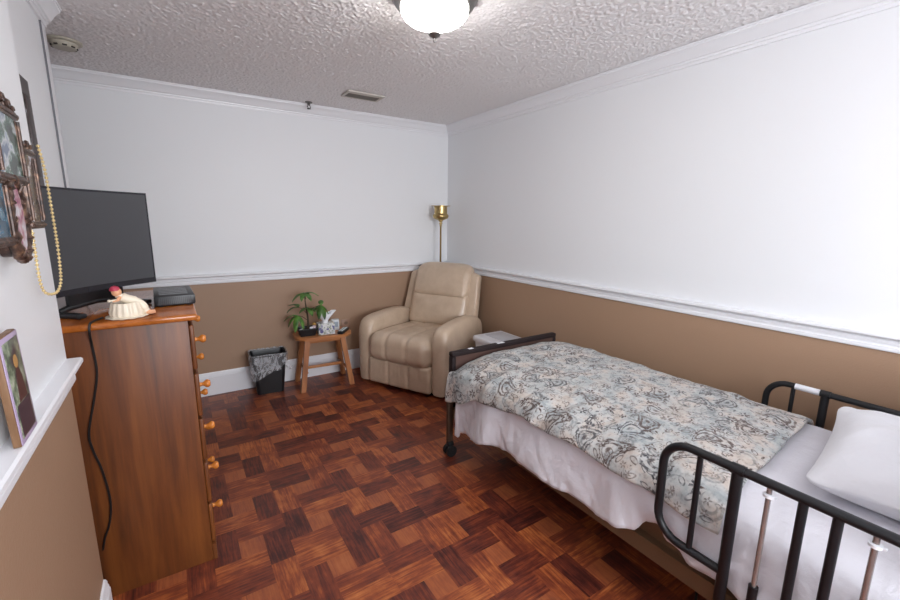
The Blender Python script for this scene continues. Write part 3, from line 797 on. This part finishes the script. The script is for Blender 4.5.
# tissue box
TB = empty('tissue_box', (1.062, 3.635, SZ), radians(-6)); tag(TB, 'square floral tissue box with a tissue pulled up, on the stool', 'tissue box')
bm = B(); box(bm, -.070, .070, -.055, .055, .0005, .100, .003); obj('carton', bm, M_TBOX, TB)
bm = B(); rings = []
for li, (w_, zz, tw_) in enumerate(((.026, .096, .0), (.024, .112, .1), (.038, .135, .25), (.058, .160, .4), (.072, .180, .5), (.078, .192, .6))):
    ring = []
    for k in range(24):
        a = 2 * pi * k / 24; rad = w_ * (1 + .22 * sin(5 * a + tw_ * 3) * (li / 5)) ; flat = 1 - .60 * li / 5
        ring.append(bm.verts.new((rad * cos(a) + .006 * li / 5 - .004, rad * sin(a) * flat, zz + .014 * sin(2 * a + 1) * (li / 5))))
    rings.append(ring)
for A, C in zip(rings, rings[1:]):
    for k in range(24): bm.faces.new((A[k], A[(k + 1) % 24], C[(k + 1) % 24], C[k]))
ob = obj('tissue', bm, M_TISSUE, TB, label='white tissue sticking up'); mod_solid(ob, .0012)
# small carton standing behind, remote tray
SB = empty('small_carton', (1.172, 3.715, SZ), radians(-8)); tag(SB, 'small pale upright carton right of the tissue box on the stool', 'carton')
bm = B(); box(bm, -.034, .034, -.022, .022, .0005, .100, .002); obj('carton', bm, Mat('pale_carton', (206, 210, 212), .5), SB)
bm = B(); box(bm, -.024, .024, -.0228, -.0219, .030, .080); obj('label', bm, Mat('grey_blue_print', (146, 158, 170), .5), SB)
RM = empty('remote_control', (1.205, 3.595, SZ), radians(52)); tag(RM, 'black remote control with pale buttons at the right end of the stool', 'remote control')
bm = B(); rbox(bm, .085, .026, .014, .008, 3, 3, c=(0, 0, .0145)); obj('body', bm, M_BLACKPL, RM)
for i in range(5):
    for j in range(2):
        bm = B(); rbox(bm, .010, .008, .003, .003, 1, 2, c=(-.060 + i * .028, -.011 + j * .022, .029)); obj('button', bm, M_BUTTON, RM)
# outlet
OT = empty('wall_outlet', (1.345, YB, .455)); tag(OT, 'brown painted power outlet plate on the far wall above the stool', 'outlet')
bm = B(); box(bm, -.045, .045, -.008, -.0005, -.062, .062, .003); obj('plate', bm, M_OUTLET, OT)
for s in (-1, 1):
    bm = B(); prism(bm, [(.018 * cos(k * pi / 10), s * .026 + .016 * sin(k * pi / 10)) for k in range(20)], 'y', -.0095, -.0078); obj('socket', bm, Mat('outlet_face', (120, 96, 82), .4), OT)

# ------------------------------------------------------------------ recliner
RC = empty('recliner', (1.545, 3.165, 0), radians(-62.5)); tag(RC, 'beige leather recliner armchair in the far corner', 'armchair')
def lean(p, k=.30, z0=.45): return Vector((p.x, p.y + (p.z - z0) * k, p.z))
# base
bm = B(); box(bm, -.36, .36, .06, .62, .001, .05, .01); obj('base', bm, M_BLACKPL, RC)
bm = B(); rbox(bm, .330, .29, .12, .03, 3, 3, c=(0, .37, .18)); obj('seat_box', bm, M_LEATHER, RC)
ARM = [(.006, .030), (-.004, .16), (-.006, .42), (.004, .515), (.030, .572), (.075, .605), (.14, .620), (.24, .628), (.36, .632), (.48, .628), (.58, .606), (.64, .56), (.67, .47), (.665, .30), (.65, .030)]
for s in (-1, 1):
    bm = B(); x0, x1 = (.316, .468)
    pts = [(p.x, p.y) for p in catmull([(a * 1.09 if a > .1 else a, b, 0) for a, b in ARM], 3)]
    cyy = .33; czz = .30
    for (xx, k_) in ((0, 0), ):
        pass
    secs = [(x0, .93), (x0 + .012, .965), (x0 + .035, .992), (x0 + .06, 1.0), (x1 - .055, 1.0), (x1 - .030, .99), (x1 - .010, .965), (x1, .93)]
    rings = []
    for (xx, k_) in secs:
        dlt = (1 - k_) * .62
        ring = []
        for (a, b) in pts:
            vy = a - cyy; vz = b - czz; ln = sqrt(vy * vy + vz * vz) or 1
            zz = b - dlt * vz / ln * .9; yy = a - dlt * vy / ln * .9
            ring.append(bm.verts.new((s * xx, yy, max(.028, zz))))
        rings.append(ring)
    m_ = len(pts)
    for A, C in zip(rings, rings[1:]):
        for k in range(m_): bm.faces.new((A[k], A[(k + 1) % m_], C[(k + 1) % m_], C[k]))
    bm.faces.new(rings[0]); bm.faces.new(rings[-1])
    obj('armrest', bm, M_LEATHER, RC, angle=60)
def seams(p, hx, xs, depth, axis):
    d = 0
    for sx in xs: d += math.exp(-((p.x - sx) / .011) ** 2)
    return d * depth
def seatfn(p):
    q = p.copy(); f = max(0, 1 - (abs(p.x) / .326) ** 4)
    if p.z > 0: q.z += .022 * f - seams(p, .26, (-.108, .108), .015, 'z') - .018 * max(0, (p.y + .05) / .3)
    if p.y < -.1: q.y -= .020 * f - seams(p, .26, (-.108, .108), .018, 'y')
    q.z += .003 * noise.noise(p * 14)
    return q
bm = B(); rbox(bm, .327, .350, .122, .092, 28, 6, c=(0, .303, .368), fn=seatfn); obj('seat_cushion', bm, M_LEATHER, RC, angle=80)
def footfn(p):
    q = p.copy()
    if p.y < 0:
        q.y -= .010 * max(0, 1 - (p.z / .135) ** 2) - seams(p, .26, (-.108, .108), .012, 'y')
        q.y -= .007 * noise.noise(Vector((p.x * 46, p.z * 7, 0))) * (1 if p.z > 0 else .4)
    return q
bm = B(); rbox(bm, .324, .036, .118, .026, 48, 5, c=(0, .018, .150), fn=footfn); obj('footrest_panel', bm, M_LEATHER, RC, angle=80)
# back shell with side wings
SH = [(-.30, .30), (-.345, .42), (-.365, .60), (-.350, .80), (-.325, .93), (-.285, .985), (-.22, 1.005), (.22, 1.005), (.285, .985), (.325, .93), (.345, .80), (.352, .60), (.345, .42), (.30, .30)]
bm = B(); prism(bm, SH, 'y', .695, .785, .030, 4)
for v_ in bm.verts: v_.co = lean(v_.co, .13, .3)
obj('back_shell', bm, M_LEATHER, RC, angle=60)
for s in (-1, 1):
    bm = B(); prism(bm, [(s * .25, .50), (s * .415, .53), (s * .388, .940), (s * .374, .962), (s * .310, .985), (s * .25, .985)], 'y', .632, .720, .022, 4)
    for v_ in bm.verts: v_.co = lean(v_.co, .30, .55)
    obj('back_wing', bm, M_LEATHER, RC, angle=50)
def lumb(p):
    q = p.copy(); f = max(0, 1 - (abs(p.x) / .29) ** 3) * max(0, 1 - (p.z / .17) ** 2)
    if p.y < 0: q.y -= .030 * f
    q.y += .003 * noise.noise(Vector((p.x * 10, p.z * 16, 2)))
    return q
bm = B(); rbox(bm, .318, .075, .165, .055, 14, 5, c=(0, .635, .630), fn=lumb)
for v_ in bm.verts: v_.co = lean(v_.co, .30, .47)
obj('lower_back_cushion', bm, M_LEATHER, RC, angle=80)
def headf(p):
    q = p.copy(); f = max(0, 1 - (abs(p.x) / .30) ** 3) * max(0, 1 - ((p.z + .02) / .17) ** 2)
    if p.y < 0: q.y -= .034 * f
    q.x *= 1.0 - .01 * max(0, p.z / .16)
    q.y += .005 * noise.noise(Vector((p.x * 34, p.z * 7, 5)))
    if p.z > .06: q.z -= .030 * (abs(p.x) / .29) ** 5
    return q
bm = B(); rbox(bm, .312, .074, .160, .060, 18, 6, c=(0, .665, .905), fn=headf)
for v_ in bm.verts: v_.co = lean(v_.co, .40, .65)
obj('headrest_cushion', bm, M_LEATHER, RC, angle=80)

# ------------------------------------------------------------------ floor lamp in the corner
FL = empty('floor_lamp', (2.318, 3.735, 0)); tag(FL, 'brass torchiere floor lamp standing behind the recliner in the corner', 'floor lamp')
bm = B(); lathe(bm, [(0, .001), (.125, .001), (.125, .012), (.110, .020), (.030, .032), (.014, .045), (0, .045)], n=40); obj('base', bm, M_BRASS, FL)
bm = B(); lathe(bm, [(.0095, .04), (.0095, 1.42), (.013, 1.425), (.013, 1.432), (.0095, 1.436), (.0095, 1.44), (.020, 1.446), (.020, 1.452), (.011, 1.458), (.011, 1.466)], n=20); obj('pole', bm, M_BRASS, FL)
bm = B(); lathe(bm, [(.0, 1.464), (.018, 1.466), (.024, 1.472), (.022, 1.480), (.050, 1.488), (.072, 1.500), (.080, 1.516), (.080, 1.528), (.072, 1.542), (.066, 1.548), (.066, 1.560), (.066, 1.618), (.100, 1.622), (.100, 1.626), (.066, 1.627), (.062, 1.620), (.060, 1.55), (0, 1.545)], n=48); obj('urn_shade', bm, M_BRASS, FL)

# ------------------------------------------------------------------ white bin behind the footboard
BX = empty('storage_bin', (2.27, 2.655, 0)); tag(BX, 'white plastic lidded bin between the recliner and the footboard', 'bin')
bm = B()
rg_ = basket(bm, [(.130, .165, .001), (.152, .196, .44), (.152, .196, .455)], .03, 5); bm.faces.new(rg_[0]); bm.faces.new(rg_[-1]); obj('body', bm, M_BOXPL, BX)
bm = B(); rbox(bm, .162, .208, .026, .018, 3, 4, c=(0, 0, .476)); obj('lid', bm, M_BOXPL, BX)
bm = B(); rbox(bm, .095, .130, .003, .003, 1, 2, c=(.03, .02, .503)); obj('lid_inset', bm, M_BOXGR, BX, label='light grey rectangular lid inset')

# ------------------------------------------------------------------ bed
HB = empty('hospital_bed', (1.83, 1.03, 0)); tag(HB, 'hospital bed with brown footboard, steel frame and black side rails', 'bed')
HL = Vector((1.83, 1.03, 0))
def hb(o): o.location = Vector(o.location) - HL; return o
BX0, BX1, BYF, BYH = 1.385, 2.300, 2.105, -.07
def board(name, y, x0, x1, z0, z1, t):
    bm = B()
    for q in ((x0, x1, z1 - .030, z1), (x0, x1, z0, z0 + .03), (x0, x0 + .030, z0 + .03, z1 - .03), (x1 - .030, x1, z0 + .03, z1 - .03)):
        box(bm, q[0], q[1], y - t / 2, y + t / 2, q[2], q[3], .007, 3)
    f = hb(obj(name, bm, M_FBEDGE, HB))
    bm = B(); box(bm, x0 + .02, x1 - .02, y - t / 2 + .006, y + t / 2 - .006, z0 + .02, z1 - .02); p = obj('panel', bm, M_FBPANEL, f, label='reddish-brown board panel')
    return f
fb = board('footboard', BYF, BX0, BX1, .245, .674, .045)
for (xx, w_) in ((1.52, .035), (1.755, .060)):
    bm = B(); box(bm, xx, xx + w_, BYF - .014, BYF + .010, .6745, .6755, .0003); obj('sticker', bm, M_LABEL, fb, label='white sticker')
hb_ = board('headboard', BYH, BX0, BX1, .30, 1.00, .045)
for yy in (BYF, BYH):
    for xx in (BX0 - .016, BX1 - .030):
        yy = (BYF - .022) if yy > 1 else yy
        bm = B(); box(bm, xx - .018, xx + .018, yy - .014, yy + .014, .088, .40, .004); lg = hb(obj('leg', bm, M_BEDMETD, HB))
        bm = B(); cz_ = .037; yw = yy - .018; xw = xx - .008
        tube(bm, [(xw, yw - .028, cz_), (xw, yw - .008, cz_)], .036, 20); tube(bm, [(xw, yw + .008, cz_), (xw, yw + .028, cz_)], .036, 20); tube(bm, [(xw, yw - .030, cz_), (xw, yw + .030, cz_)], .011, 10)
        box(bm, xx - .022, xx + .020, yy - .025, yy + .008, .050, .090, .006)
        obj('caster', bm, M_RUBBER, lg)
for s in (0, 1):                    # long angle-iron rails
    bm = B()
    xo = BX0 + .000 if s == 0 else BX1 - .0; d = 1 if s == 0 else -1
    pr = [(xo, .245), (xo, .312), (xo + d * .028, .316), (xo + d * .028, .395), (xo + d * .034, .395), (xo + d * .034, .308), (xo + d * .006, .304), (xo + d * .006, .245)]
    prism(bm, pr, 'y', BYH + .03, BYF - .024); fr = hb(obj('frame_rail', bm, M_BEDMET, HB, label='brown steel angle rail'))
    for k in range(5):
        yy = .12 + k * .42 + (0.03 if k else 0)
        for y2 in (yy, yy - .06):
            bm = B(); box(bm, min(xo + d * .026, xo + d * .029), max(xo + d * .026, xo + d * .029), y2 - .010, y2 + .010, .345, .362, .001)
            obj('bolt_slot', bm, M_DARKPAN, fr)
for k in range(7):
    yy = .05 + k * .32; bm = B(); box(bm, BX0 + .036, BX1 - .036, yy - .02, yy + .02, .372, .395, .002); hb(obj('deck_slat', bm, M_BEDMETD, HB))
bm = B(); box(bm, 1.76, 1.90, .75, 1.45, .22, .32, .01); hb(obj('motor_housing', bm, M_BLACKPL, HB))
for ds in ([(1.83, .1, .30), (1.83, .75, .28)], [(1.83, 1.45, .28), (1.83, 2.05, .30)]):
    bm = B(); tube(bm, ds, .018, 10); hb(obj('drive_shaft', bm, M_BEDMETD, HB))
# power lead drooping under the bed
bm = B(); tube(bm, catmull([(1.84, .80, .23), (1.62, .66, .10), (1.50, .60, .02), (1.46, .52, .006), (1.50, .30, .006), (1.9, -.2, .006)], 6), .005, 8); hb(obj('power_lead', bm, M_CORD, HB))
# near side rail
def arc(y, z, r, a0, a1, x, n=8): return [(x, y + r * cos(a0 + (a1 - a0) * k / n), z + r * sin(a0 + (a1 - a0) * k / n)) for k in range(n + 1)]
def side_rail(xr, ytop, ztop, yleft, zlow, ymain, thin, chrome, black, yhead, label, detail):
    R_ = .0135; rc = .085
    bm = B()
    path = [(xr, yhead, ztop)] + arc(yleft - rc, ztop - rc, rc, pi / 2, 0, xr) + arc(yleft - rc, zlow + rc, rc, 0, -pi / 2, xr) + [(xr, ymain, zlow)]
    tube(bm, path, R_, 14)
    r0 = hb(obj('side_rail', bm, M_BLACKMET, HB, label=label))
    sg = -1 if xr < 1.8 else 1
    bm = B(); tube(bm, [(xr, ymain, ztop), (xr, ymain, .30), (xr - sg * .02, ymain, .27), (xr - sg * .03, ymain, .23)], .0155, 14); tube(bm, [(xr, ymain + .018, ztop), (xr, ymain - .018, ztop)], .0165, 14); obj('main_post', bm, M_BLACKMET, r0)
    for yy in thin:
        bm = B(); tube(bm, [(xr, yy, ztop - .005), (xr, yy, zlow)], .0090, 12); obj('thin_bar', bm, M_BLACKMET, r0)
    for yy in black:
        bm = B(); tube(bm, [(xr, yy, ztop - .005), (xr, yy, .335)], .0115, 12); obj('bar', bm, M_BLACKMET, r0)
    for yy in chrome:
        bm = B(); tube(bm, [(xr, yy, ztop - .010), (xr, yy, .42)], .0068, 14); c_ = obj('chrome_rod', bm, M_CHROME, r0, label='shiny chrome rod')
        bm = B(); tube(bm, [(xr, yy, .455), (xr, yy, .30)], .0125, 12); obj('rod_sleeve', bm, M_BLACKMET, r0)
        bm = B(); lathe(bm, [(.0075, 0), (.0135, .001), (.0135, .009), (.0075, .010)], c=(xr, yy, ztop - .040), n=20); box(bm, xr - .004, xr + .004, yy - .020, yy - .008, ztop - .038, ztop - .031, .002); obj('clip', bm, M_LABEL, r0, label='white plastic clip')
    bm = B(); tube(bm, [(xr, ymain, .318), (xr, yhead, .318)], .0115, 12); obj('lower_bar', bm, M_BLACKMET, r0)
    for yy in (yhead + .04, ymain):
        bm = B(); box(bm, min(xr - sg * .012, xr - sg * .085), max(xr - sg * .012, xr - sg * .085), yy - .02, yy + .02, .25, .285, .004); obj('bracket', bm, M_BLACKMET, r0)
    bm = B(); tube(bm, [(xr, yhead, ztop), (xr, yhead, .30)], .0135, 12); obj('end_post', bm, M_BLACKMET, r0)
    return r0
side_rail(1.312, 0, .782, .684, .437, .468, (.572,), (.388, .174), (.313, .243, .10), .02, 'near black tubular side rail', True)
rf = side_rail(2.375, 0, .738, .780, .42, .562, (.678,), (.41, .20), (.34, .27, .12), .02, 'far black tubular side rail', True)
bm = B(); tube(bm, [(2.375, .575, .738), (2.375, .672, .738)], .0142, 14); obj('sticker', bm, M_LABEL, rf, label='white and red safety sticker')

# mattress
bm = B(); rbox(bm, .452, 1.045, .085, .045, 8, 4, c=(1.836, .995, .483)); tag(obj('mattress', bm, M_MATT), 'white bed mattress under the sheet on the hospital bed', 'mattress')

def interp(tab, t_):
    if t_ <= tab[0][0]: return tab[0][1]
    for (a, va), (b, vb) in zip(tab, tab[1:]):
        if t_ <= b: 
            k = (t_ - a) / (b - a); k = k * k * (3 - 2 * k); return va + (vb - va) * k
    return tab[-1][1]
def drape(path_fn, ys, nx, disp, uvscale=1.0):
    bm = B(); uvl = bm.loops.layers.uv.new('UVMap'); rows = []; uvs = {}
    for yy in ys:
        pts = catmull([(p[0], p[1], 0) for p in path_fn(yy)], 12)
        L_ = [0]
        for a, b in zip(pts, pts[1:]): L_.append(L_[-1] + (b - a).length)
        row = []; j = 0
        for i in range(nx + 1):
            s_ = L_[-1] * i / nx
            while j < len(L_) - 2 and L_[j + 1] < s_: j += 1
            k = (s_ - L_[j]) / max(1e-9, L_[j + 1] - L_[j]); p = pts[j].lerp(pts[j + 1], min(1, k))
            q = disp(p.x, yy, p.y, i / nx)
            v_ = bm.verts.new(q); uvs[v_] = (-(L_[-1] - s_) + 3.0, yy); row.append(v_)
        rows.append(row)
    for A, C in zip(rows, rows[1:]):
        for k in range(nx):
            f = bm.faces.new((A[k], A[k + 1], C[k + 1], C[k]))
            for lp in f.loops: lp[uvl].uv = uvs[lp.vert]
    return bm
# sheet
HEM = [(-.06, .36), (.50, .375), (.66, .385), (.70, .430), (.735, .425), (.78, .365), (.85, .330), (.93, .320), (1.10, .322), (1.27, .318), (1.42, .322), (1.56, .310), (1.72, .265), (1.86, .232), (1.925, .225), (1.945, .185), (1.99, .185), (2.03, .30)]
def sheet_path(y):
    zh = interp(HEM, y) + .006 * sin(y * 31)
    fl = .006 + .016 * max(0, min(1, (.40 - zh) / .06))
    fo = max(0, min(1, (y - 1.45) / .6)); fo = fo * fo; e_ = .018 * max(0, min(1, (y - 1.8) / .15))
    return [(1.352 - fl + e_, zh), (1.350 - fl * .6 + e_, zh * .6 + .52 * .4), (1.354 + e_, .530 - .03 * fo), (1.366 + e_, .570 - .045 * fo), (1.402 + e_, .598 - .05 * fo), (1.5, .610 - .03 * fo), (1.9, .618), (2.22, .616), (2.285, .606), (2.325, .57), (2.328, .46)]
def sheet_disp(x, y, z, s):
    low = max(0, min(1, (.56 - z) / .25)) if x < 1.5 else 0
    wv = .018 * low * (sin(y * 15 + z * 5 + .8 * sin(y * 7)) + .9 * noise.noise(Vector((y * 10 + z * 6, z * 4, 0))) + .5 * noise.noise(Vector((y * 26 - z * 14, z * 9, 3))))
    cr = .006 * noise.noise(Vector((x * 7, y * 7, z * 7))) + .004 * abs(noise.noise(Vector((x * 4 + y * 14, y * 5, 3))))
    if y < .75 and x < 1.45: cr += .012 * (.5 * sin(y * 30 + z * 40) + noise.noise(Vector((y * 14 + z * 20, z * 12, 1)))) * max(0, min(1, (.60 - z) * 8))
    if x < 1.40: return Vector((x - wv - max(0, cr) - .002, y, z))
    return Vector((x, y, z + max(-.002, cr)))
ys = [-.055 + (1.985 + .055) * i / 180 for i in range(181)]
ob = obj('bed_sheet', drape(sheet_path, ys, 90, sheet_disp), M_SHEET, angle=180); mod_solid(ob, .003, 1)
tag(ob, 'white bed sheet with wavy hem hanging off the near side of the bed', 'bed sheet')

# comforter
QH = [(.45, .540), (.75, .548), (1.0, .560), (1.35, .555), (1.55, .535), (1.75, .495), (1.92, .425), (2.06, .375)]
def qpath(y):
    zh = interp(QH, y) + .006 * sin(y * 19)
    dz = -.035 * max(0, (y - 1.90) / .16) ** 2
    zt = .652 + dz
    fo = max(0, min(1, (y - 1.45) / .6)); fo = fo * fo
    return [(1.322, zh), (1.326, zh + (.58 - zh) * .5), (1.345, .602 - .03 * fo + dz * .5), (1.400, .632 - .035 * fo + dz), (1.50, zt - .018 * fo), (1.72, zt + .010), (2.0, zt + .012), (2.20, zt + .002), (2.285, .638 + dz), (2.33, .59), (2.338, .50)]
def qdisp(x, y, z, s):
    e = noise.noise(Vector((x * 5, y * 5, 1))) * .012 + noise.noise(Vector((x * 11, y * 13, 4))) * .008 + noise.noise(Vector((x * 24, y * 24, 8))) * .002
    nearf = max(0, min(1, (1.52 - x) / .15))
    e += nearf * (.018 * sin(y * 24 + 3 * noise.noise(Vector((y * 4, 0, 0)))) * .6 + .008 * noise.noise(Vector((y * 17, z * 9, 2))))
    yy = y
    ye = .500 + (x - 1.32) * .070
    t_ = max(0, min(1, (2.06 - y) / 1.56))
    yy = 2.06 - (2.06 - ye) * t_
    yy += .012 * noise.noise(Vector((x * 6, 0, 7))) * t_
    ed = max(0, 1 - (1 - t_) / .035); zz = z + max(e, -.006) - .010 * ed
    if x < 1.36:
        k = (1.36 - x) / .05
        return Vector((x - e * .9 * k, yy, z + e * (1 - k)))
    return Vector((x, yy, zz))
ys = [2.06 - 1.56 * i / 150 for i in range(151)]
ob = obj('comforter', drape(qpath, ys, 110, qdisp), M_QUILT, angle=180); mod_solid(ob, .014, -.6)
tag(ob, 'pale blue-grey and peach paisley comforter spread over the bed', 'comforter')

# pillow
def pil(p):
    q = p.copy(); f = (1 - min(1, abs(p.x) / .33) ** 2.6) * (1 - min(1, abs(p.y) / .235) ** 2.6)
    q.z = p.z * (.16 + 1.35 * max(0, f) ** .6)
    cn = (abs(p.x) / .33) ** 4 * (abs(p.y) / .235) ** 4
    q.x *= 1 + .05 * cn; q.y *= 1 + .07 * cn
    q.x *= 1 - .05 * (1 - (abs(p.y) / .235) ** 2) * (abs(p.x) / .33) ** 3
    q.z += (.010 * noise.noise(Vector((p.x * 8, p.y * 9, p.z * 3))) + .005 * noise.noise(Vector((p.x * 18 + p.y * 8, p.y * 14, 2)))) * (1 if p.z > 0 else .2)
    return q
bm = B(); rbox(bm, .33, .235, .062, .05, 22, 5, fn=pil)
for v_ in bm.verts:
    v_.co.z += .070
    t_ = max(0, (v_.co.x - .10) / .23); v_.co.z += .055 * t_ * t_
ob = obj('pillow', bm, M_PILLOW, loc=(1.975, .200, .617), rot=(0, 0, radians(8)), angle=180)
tag(ob, 'white bed pillow at the head of the bed', 'pillow')

# ------------------------------------------------------------------ lights, world, camera
def light(name, kind, loc, energy, color=(1, 1, 1), rot=(0, 0, 0), **kw):
    l = bpy.data.lights.new(name, kind); l.energy = energy; l.color = color
    for k, v_ in kw.items(): setattr(l, k, v_)
    o = bpy.data.objects.new(name, l); COL.objects.link(o); o.location = loc; o.rotation_euler = rot; return o
light('added_window_fill', 'AREA', ((WX0 + WX1) / 2, YF - .16, (WZ0 + WZ1) / 2), 112, (.94, .96, 1), (radians(90), 0, 0), shape='RECTANGLE', size=1.45, size_y=1.08)  # added area light that brightens the room through the invented window
W = bpy.data.worlds.new('World'); scene.world = W; W.use_nodes = True
bg = W.node_tree.nodes['Background']; sky = W.node_tree.nodes.new('ShaderNodeTexSky'); sky.sky_type = 'NISHITA'; sky.sun_disc = False; sky.sun_elevation = radians(40)
W.node_tree.links.new(sky.outputs[0], bg.inputs[0]); bg.inputs[1].default_value = .25

f_, pit, yaw, rol = 421.005, radians(10.76872), radians(33.17727), radians(.608178)
Fw = Vector((sin(yaw) * cos(pit), cos(yaw) * cos(pit), -sin(pit))); Rt = Vector((cos(yaw), -sin(yaw), 0)); Up = Rt.cross(Fw)
R2 = Rt * cos(rol) + Up * sin(rol); U2 = Up * cos(rol) - Rt * sin(rol)
cam = bpy.data.cameras.new('camera'); cam.sensor_fit = 'HORIZONTAL'; cam.sensor_width = 36; cam.lens = f_ / 900 * 36; cam.clip_start = .02
co_ = bpy.data.objects.new('camera', cam); COL.objects.link(co_)
mw = Matrix(((R2.x, U2.x, -Fw.x, 0), (R2.y, U2.y, -Fw.y, 0), (R2.z, U2.z, -Fw.z, 1.484945), (0, 0, 0, 1)))
co_.matrix_world = mw
scene.camera = co_
scene.view_settings.view_transform = 'Standard'; scene.view_settings.look = 'None'
scene.view_settings.exposure = 0.10; scene.view_settings.gamma = 1.0; scene.view_settings.use_curve_mapping = False
scene.cycles.max_bounces = 10; scene.cycles.diffuse_bounces = 6; scene.cycles.transparent_max_bounces = 12
scene.cycles.use_denoising = True; scene.cycles.sample_clamp_indirect = 6.0
